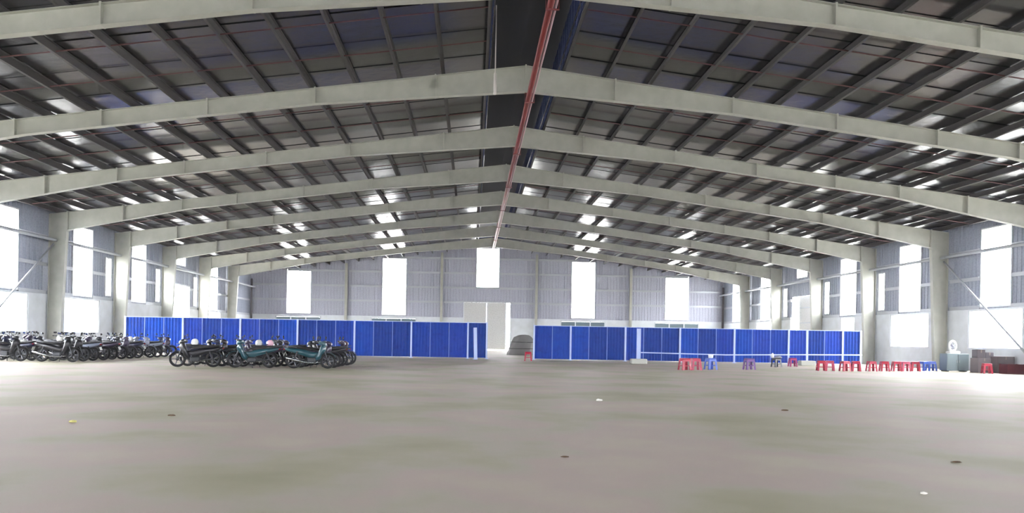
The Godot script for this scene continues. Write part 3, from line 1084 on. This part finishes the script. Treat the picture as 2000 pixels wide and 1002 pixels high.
func right_side_goods() -> void:
	var row := [[7.6, 33.25, "red", "red plastic stool farthest left, before the blue fence"], [8.14, 33.5, "rose", "pale red stool beside the leftmost red stool"], [9.06, 34.3, "blue", "blue plastic stool between the leftmost red and the purple stool"], [11.1, 35.1, "purple", "purple plastic stool before the right blue fence"], [14.17, 39.6, "black", "black stool with a cloth and a jug on it"], [15.61, 41.0, "magenta", "dark magenta stool left of the slim white post"], [14.55, 35.3, "red", "first red stool of the long red row from the left"], [15.02, 35.45, "rose", "second stool of the long red row from the left"], [15.6, 35.15, "red", "third stool of the long red row from the left"], [16.22, 35.4, "red", "fourth stool of the long red row from the left"], [17.15, 35.75, "red", "fifth stool of the long red row from the left"], [17.95, 36.1, "red", "sixth stool of the long red row from the left"], [18.7, 36.4, "red", "seventh stool of the long red row from the left"], [19.25, 36.6, "rose", "eighth stool of the long red row from the left"], [19.85, 36.8, "red", "last stool of the long red row, beside the blue ones"], [20.75, 37.6, "blue", "blue stool at the right end of the red row"], [21.25, 37.8, "blue", "blue stool touching the grey-green cabinet"], [1.5, 43.3, "red", "red stool at the right end of the fence gap"], [22.3, 35.2, "red", "red stool in front of the grey cartons"]]
	for q in row:
		make_stool(q[2], Vector3(q[0], 0, -q[1]), rng.randf_range(-0.35, 0.35), q[3], 0.47 if q[0] > 14.0 else 0.52)
	# on the black stool
	var cl := MB.new()
	cl.smooth(true)
	cl.body([[-0.17, 0.03, 0.1, 0.03], [-0.1, 0.05, 0.15, 0.05], [0.05, 0.06, 0.14, 0.06], [0.17, 0.03, 0.1, 0.03]], 12)
	var cloth := thing("cloth_bundle", "grey cloth bundle lying on the black stool", "cloth", Vector3(14.24, 0.473, -39.54), 0.3)
	part(cloth, "fold", cl.done(), M.grey_cloth)
	var tie := MB.new()
	tie.box(Vector3(0, 0.115, 0), Vector3(0.03, 0.012, 0.24))
	part(cloth, "tie", tie.done(), M.rope_dark)
	var jug := thing("white_jug", "white plastic jug standing on the black stool", "jug", Vector3(14.02, 0.473, -39.75), 0.0)
	jug.scale = Vector3.ONE
	var jb := MB.new()
	jb.smooth(true)
	jb.lathe([[0.06, 0.0], [0.075, 0.01], [0.08, 0.16], [0.06, 0.21], [0.03, 0.235], [0.03, 0.26]], 14)
	part(jug, "bottle", jb.done(), M.white_plastic)
	var jc := MB.new()
	jc.smooth(true)
	jc.lathe([[0.034, 0.255], [0.034, 0.285], [0.03, 0.29]], 12)
	part(jug, "cap", jc.done(), M.stool_blue)
	var cup := thing("white_tub", "small white tub on the blue stool left of the purple one", "tub", Vector3(9.06, 0.523, -34.3))
	var cm := MB.new()
	cm.smooth(true)
	cm.lathe([[0.08, 0.0], [0.1, 0.01], [0.115, 0.15], [0.105, 0.15], [0.09, 0.02]], 16)
	part(cup, "bowl", cm.done(), M.white_plastic)
	var rm := MB.new()
	rm.lathe([[0.115, 0.145], [0.125, 0.145], [0.125, 0.16], [0.115, 0.16]], 16, Transform3D.IDENTITY, true)
	part(cup, "rim", rm.done(), M.white_plastic)

	# grey-green cabinet
	var cb := thing("low_cabinet", "grey-green metal cabinet at the right wall", "cabinet", Vector3(22.15, 0, -37.4), 0.0)
	var bm := MB.new()
	bm.soft_box(Vector3(0, 0.46, 0), Vector3(1.1, 0.84, 0.6), 0.015)
	part(cb, "body", bm.done(), M.cabinet_grey)
	for s in [-1.0, 1.0]:
		var dm := MB.new()
		dm.box(Vector3(s * 0.265, 0.46, 0.305), Vector3(0.5, 0.76, 0.02))
		var dr := part(cb, "door", dm.done(), M.cabinet_grey)
		var hm := MB.new()
		hm.box(Vector3(s * 0.06, 0.5, 0.325), Vector3(0.02, 0.14, 0.02))
		part(dr, "handle", hm.done(), M.galvanised)
		var ft := MB.new()
		ft.box(Vector3(s * 0.45, 0.02, 0), Vector3(0.08, 0.04, 0.5))
		part(cb, "foot", ft.done(), M.rope_dark)
	# white ring-shaped thing on the cabinet
	var fan := thing("white_fan", "white round-framed fan on a flat base on the cabinet", "fan", Vector3(22.05, 0.88, -37.4), 0.35)
	var fb := MB.new()
	fb.soft_box(Vector3(0.05, 0.06, 0), Vector3(0.7, 0.12, 0.3), 0.03)
	part(fan, "base", fb.done(), M.white_plastic)
	var fr := ring_mesh(0.24, 0.055, 22, 8)
	part(fan, "ring", fr, M.white_plastic, Vector3(0, 0.38, 0))
	var hub := MB.new()
	hub.smooth(true)
	hub.lathe([[0.04, -0.06], [0.06, -0.02], [0.06, 0.03], [0.03, 0.07]], 12, Transform3D(Basis(Vector3.RIGHT, PI / 2), Vector3(0, 0.38, 0)))
	part(fan, "hub", hub.done(), M.grey_cloth)
	for i in 4:
		var bl := MB.new()
		bl.box(Vector3(0.13, 0, 0), Vector3(0.17, 0.09, 0.008), Basis(Vector3.RIGHT, 0.5))
		part(fan, "blade", bl.done(), M.grey_cloth, Vector3(0, 0.38, 0), Basis(Vector3.BACK, i * PI / 2 + 0.4))
	# cartons
	var boxes := [[22.8, 0.0, -36.4, 0.62, 0.7, 0.6, "carton", "tall grey carton under the small one beside the cabinet"], [22.7, 0.705, -36.4, 0.4, 0.4, 0.4, "carton_dark", "small dark carton stacked highest beside the cabinet"], [23.32, 0.0, -36.75, 0.4, 0.98, 0.5, "carton_dark", "upright dark carton between the other cartons"], [23.7, 0.0, -36.15, 0.84, 0.8, 0.5, "carton", "wide grey carton behind the red stool"]]
	for q in boxes:
		var t := thing("carton", q[7], "carton", Vector3(q[0], q[1], q[2]), 0.0, "grey cartons at the right wall")
		var cm2 := MB.new()
		cm2.soft_box(Vector3(0, q[4] * 0.5, 0), Vector3(q[3], q[4], q[5]), 0.012)
		part(t, "box", cm2.done(), M[q[6]])
		var tp := MB.new()
		tp.box(Vector3(0, q[4] + 0.002, 0), Vector3(0.06, 0.003, q[5] - 0.03))
		tp.box(Vector3(0, q[4] - 0.08, q[5] * 0.5 + 0.002), Vector3(0.06, 0.14, 0.003))
		part(t, "tape", tp.done(), M.carton_tape)
	# crimson crate
	var cr := thing("plastic_crate", "dark crimson plastic crate at the far right by the wall", "crate", Vector3(23.5, 0, -35.2), 0.05)
	var W := 0.84
	var H := 0.46
	var D := 0.5
	var fl := MB.new()
	fl.box(Vector3(0, 0.02, 0), Vector3(W, 0.04, D))
	part(cr, "floor_panel", fl.done(), M.crate_crimson)
	for q in [[0, 1], [0, -1], [1, 0], [-1, 0]]:
		var sm := MB.new()
		var long: bool = q[0] == 0
		var c := Vector3(q[0] * (W * 0.5 - 0.015), 0, q[1] * (D * 0.5 - 0.015))
		var s := Vector3(W if long else 0.03, 0.1, 0.03 if long else D)
		for y in [0.09, 0.24, 0.40]:
			sm.box(c + Vector3(0, y, 0), s)
		sm.box(c + Vector3(0, 0.25, 0), Vector3(W - 0.05 if long else 0.012, 0.4, 0.012 if long else D - 0.05))
		part(cr, "side_panel", sm.done(), M.crate_crimson)
	for q in [[1, 1], [1, -1], [-1, 1], [-1, -1]]:
		var cm3 := MB.new()
		cm3.box(Vector3(q[0] * (W * 0.5 - 0.01), H * 0.5, q[1] * (D * 0.5 - 0.01)), Vector3(0.06, H, 0.06))
		part(cr, "corner_post", cm3.done(), M.crate_crimson)
	# covered heap seen through the fence gap
	var heap := thing("covered_heap", "rounded grey tarpaulin-covered heap seen through the fence gap", "covered heap", Vector3(2.0, 0, -58.6), 0.0)
	var tm := MB.new()
	tm.smooth(true)
	var rings := []
	var nn := 28
	for l in [[0.96, 0.0], [1.0, 0.2], [0.98, 0.5], [0.9, 0.85], [0.84, 1.12], [0.72, 1.34], [0.45, 1.46], [0.06, 1.5]]:
		var ring := []
		for j in nn:
			var a := TAU * j / nn
			var w: float = 1.0 + 0.06 * sin(a * 5.0 + l[1] * 3.0) + 0.04 * sin(a * 9.0 - l[1] * 5.0)
			var px: float = signf(cos(a)) * pow(absf(cos(a)), 0.7) * 0.98 * l[0] * w
			ring.append(Vector3(px + l[1] * 0.18, l[1] * (1.0 + 0.05 * sin(a * 3.0)), -signf(sin(a)) * pow(absf(sin(a)), 0.7) * 0.75 * l[0] * w))
		rings.append(ring)
	tm.loft(rings, true)
	part(heap, "tarpaulin", tm.done(), M.tarp)
	for y in [0.5, 1.0]:
		var rp := MB.new()
		rp.smooth(true)
		var pts := []
		for j in 25:
			var a := TAU * j / 24.0
			var k: float = 1.0 if y < 0.7 else 0.86
			pts.append(Vector3(signf(cos(a)) * pow(absf(cos(a)), 0.7) * 1.02 * k + y * 0.18, y, -signf(sin(a)) * pow(absf(sin(a)), 0.7) * 0.8 * k))
		rp.path(pts, [0.02], 5)
		part(heap, "lashing_rope", rp.done(), M.rope_dark)

func corner_shade_tubes() -> void:  # dark tubes added for the shade in the far corners
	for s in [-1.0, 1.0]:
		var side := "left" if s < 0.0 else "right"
		var d := thing("corner_shade_tube", "dark upright tube standing in for shade in the far %s corner of the hall" % side, "pipe", Vector3(s * 24.16, 0, fz(LAST) + 0.32), 0.0, "dark tubes for corner shade")
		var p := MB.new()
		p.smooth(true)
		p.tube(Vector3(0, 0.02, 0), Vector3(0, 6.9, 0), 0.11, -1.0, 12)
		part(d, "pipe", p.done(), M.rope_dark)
		for y in [1.0, 3.4, 5.8]:
			var c := MB.new()
			c.box(Vector3(0, y, -0.06), Vector3(0.3, 0.06, 0.2))
			part(d, "bracket", c.done(), M.galvanised)

func litter() -> void:
	var spots := [[0.9, 15.5, "litter_paper", "paper", "crumpled white paper scrap in the middle of the floor", 0.05], [2.05, 6.26, "litter_paper", "paper", "small white paper scrap on the floor at bottom right", 0.022], [-6.12, 11.47, "litter_brown", "leaf", "brown leaf scrap on the floor left of the centre", 0.045], [-0.71, 7.99, "litter_brown", "leaf", "brown leaf scrap low in the middle of the floor", 0.03], [3.44, 8.0, "litter_brown", "leaf", "brown leaf scrap on the right of the floor", 0.035], [4.04, 13.91, "litter_brown", "leaf", "brown leaf scrap on the floor before the stools", 0.05], [-7.04, 10.45, "litter_yellow", "paper", "small yellowish paper scrap on the left of the floor", 0.035]]
	for q in spots:
		var mb := MB.new()
		var n := 9
		var rings := []
		for l in [[0.7, 0.0], [1.0, 0.3], [0.75, 0.75], [0.2, 1.0]]:
			var ring := []
			for j in n:
				var a := TAU * j / n
				var k: float = q[5] * l[0] * rng.randf_range(0.7, 1.25)
				ring.append(Vector3(cos(a) * k * 1.5, l[1] * q[5] * (0.9 if q[3] == "paper" else 0.45) * rng.randf_range(0.8, 1.1), -sin(a) * k))
			rings.append(ring)
		mb.loft(rings, true)
		var o := part(self, numbered(q[3] + "_scrap"), mb.done(), M[q[2]], Vector3(q[0], 0, -q[1]))
		tag(o, q[4], "litter", "litter on the floor")


func _ready() -> void:
	rng.seed = 20240611
	make_camera_and_sky()
	make_materials()
	# setting
	var fl := setting("floor", "wide bare concrete floor with faint ochre stains", "floor")
	var fm := MB.new()
	var zl := fz(FIRST) - fz(LAST) + 0.6
	fm.box(Vector3(0, -0.1, (fz(FIRST) + fz(LAST)) * 0.5), Vector3(WALL_X * 2.0 + 0.6, 0.2, zl))
	part(fl, "slab", fm.done(), M.floor_concrete)
	var yd := setting("ground_outside", "pale concrete yard around the hall", "ground")
	var ym := MB.new()
	ym.box(Vector3(0, -0.35, -26.5), Vector3(120, 0.3, 180))
	part(yd, "slab", ym.done(), M.yard_concrete)
	side_wall(-1.0)
	side_wall(1.0)
	end_walls()
	roof()
	portal_frames()
	ridge_services()
	# things
	barriers()
	motorbikes()
	helmets()
	right_side_goods()
	corner_shade_tubes()
	litter()
